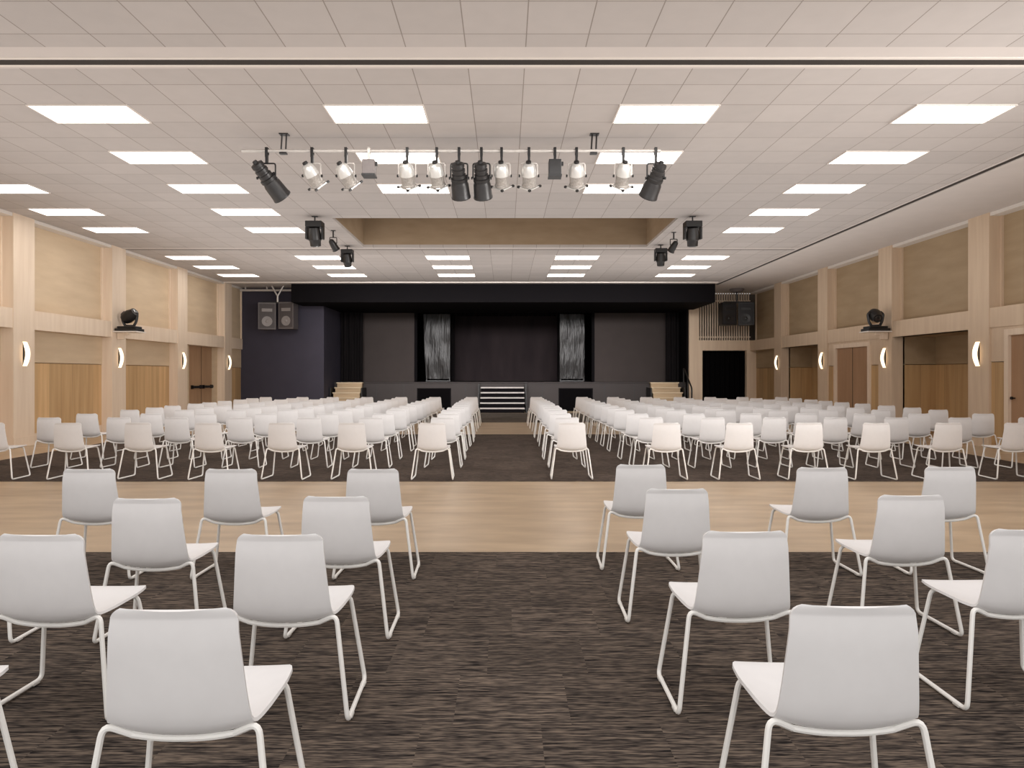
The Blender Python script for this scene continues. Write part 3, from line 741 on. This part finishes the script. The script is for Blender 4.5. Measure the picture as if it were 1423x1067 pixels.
# foreground chairs: back-top column centre (px) and depth
NEAR = [
 ('left', 0, 0, -.952, 2.04, 1.5), ('left', 0, 1, -.948, 2.99, 0), ('left', 0, 2, -.932, 3.92, -1), ('left', 0, 3, -.94, 5.06, 0),
 ('left', 1, 0, -1.95, 2.04, 0), ('left', 1, 1, -1.955, 2.99, -1), ('left', 1, 2, -1.945, 3.86, 1), ('left', 1, 3, -1.95, 5.06, 0),
 ('left', 2, 2, -2.97, 3.86, 0), ('left', 2, 3, -2.96, 5.06, 1),
 ('right', 0, 0, 1.015, 2.07, -1), ('right', 0, 1, 1.03, 3.05, 1), ('right', 0, 2, 1.01, 4.18, 0), ('right', 0, 3, 1.01, 5.3, -1),
 ('right', 1, 1, 2.29, 3.09, 1), ('right', 1, 2, 2.26, 3.96, 0), ('right', 1, 3, 2.29, 5.14, 0), ('right', 2, 3, 3.24, 5.18, 0)]
ROWN = ['nearest', 'second', 'third', 'fourth']
for side, c, r, x, y, a in NEAR:
    lab = 'white sled chair before the wooden strip, %s row, %s seat %s of the centre aisle' % (ROWN[r], ORD[c], side)
    chair(near_proto, 'n', x, y, .006, R(a), lab, 'white chairs on the near carpet')
# the large block beyond the timber strip: 12 rows
RY = [9.87, 11.1, 12.2, 13.5, 14.4, 15.3, 16.3, 17.25, 18.2, 19.2, 20.2, 21.2]
LX = [-1.0, -2.1, -3.07, -4.1, -5.1, -6.05, -7.13]
RX = [.96, 2.26, 3.22, 4.2, 5.16, 6.13, 7.1, 8.2]
for r, y in enumerate(RY):
    for side, XS in (('left', LX), ('right', RX)):
        for c, x in enumerate(XS):
            if side == 'right' and c == 7 and r == 0: continue
            lab = 'white sled chair beyond the wooden strip, %s row, %s seat %s of the centre aisle' % (ORD[r], ORD[c], side)
            z = .006 if y < 17.0 else 0.0
            chair(far_proto, 'f', x+random.uniform(-.035, .035), y+random.uniform(-.035, .035), z, R(random.uniform(-2.5, 2.5)), lab, 'white chairs in rows before the stage')

# ------------------------------------------------------------------ light
def area(name, loc, rot, sx, sy, power, col=(1, .96, .91)):
    l = bpy.data.lights.new(name, 'AREA'); l.shape = 'RECTANGLE'; l.size = sx; l.size_y = sy; l.energy = power; l.color = col
    o = bpy.data.objects.new(name, l); C.objects.link(o); o.location = loc; o.rotation_euler = rot; return o
area('front_hall_fill', (0, 2.6, 4.6), (0, 0, 0), 15, 6, 330, (1, .99, .98))  # added fill standing in for unseen lighting over the near chairs
area('bounce_fill', (0, 14.0, 2.3), (PI, 0, 0), 11, 21, 430, (1, .975, .955))  # added upward fill in mid-air, stands in for light bounced to the ceiling
for sx in (-1, 1): area('side_bounce_fill', (sx*6.9, 13.8, 2.0), (PI, 0, 0), 2.6, 21, 190, (1, .975, .955))  # added upward fills that lift the ceiling near the side walls
area('rear_fill', (0, -2.8, 2.2), (PI/2, 0, 0), 18, 3.6, 290, (1, .99, .98))  # added fill from behind the camera, brightens the chair backs
def aim(name, loc, to, sx, sy, power, col, spread=180):
    d = Vector(to)-Vector(loc); o = area(name, loc, d.to_track_quat('-Z', 'Y').to_euler(), sx, sy, power, col)
    o.data.spread = math.radians(spread); return o
aim('left_wall_fill', (9.0, 4.5, 3.4), (-10, 17.5, 2.6), 3, 2, 140, (1, .97, .94), 65)  # added fill near the right wall, aimed to brighten the left one
aim('row_fill', (0, 7.0, 4.3), (0, 18.5, .3), 16, .6, 66, (1, .985, .975), 60)  # added fill aimed at the far chair rows, no fixture here
aim('stage_fill', (0, 19.2, 4.5), (0, 29.5, 1.6), 12, .5, 270, (1, .97, .96), 60)  # added fill that brightens the dark stage end, no fixture here
w = bpy.data.worlds.new('World'); sc.world = w; w.use_nodes = True
w.node_tree.nodes['Background'].inputs['Color'].default_value = (1, .96, .92, 1)
w.node_tree.nodes['Background'].inputs['Strength'].default_value = .45
sc.view_settings.view_transform = 'Standard'
sc.view_settings.exposure = 0.0
sc.cycles.use_denoising = True
sc.cycles.max_bounces = 6

# ------------------------------------------------------------------ camera
cd = bpy.data.cameras.new('Camera'); cam = bpy.data.objects.new('Camera', cd); C.objects.link(cam)
cam.location = (0, 0, EYE); cam.rotation_euler = (PI/2, 0, 0)
cd.sensor_fit = 'HORIZONTAL'; cd.sensor_width = 36.0; cd.lens = F/1423*36
cd.shift_x = (1423/2-CX)/1423; cd.shift_y = -(1067/2-CY)/1423
cd.clip_end = 200
sc.camera = cam
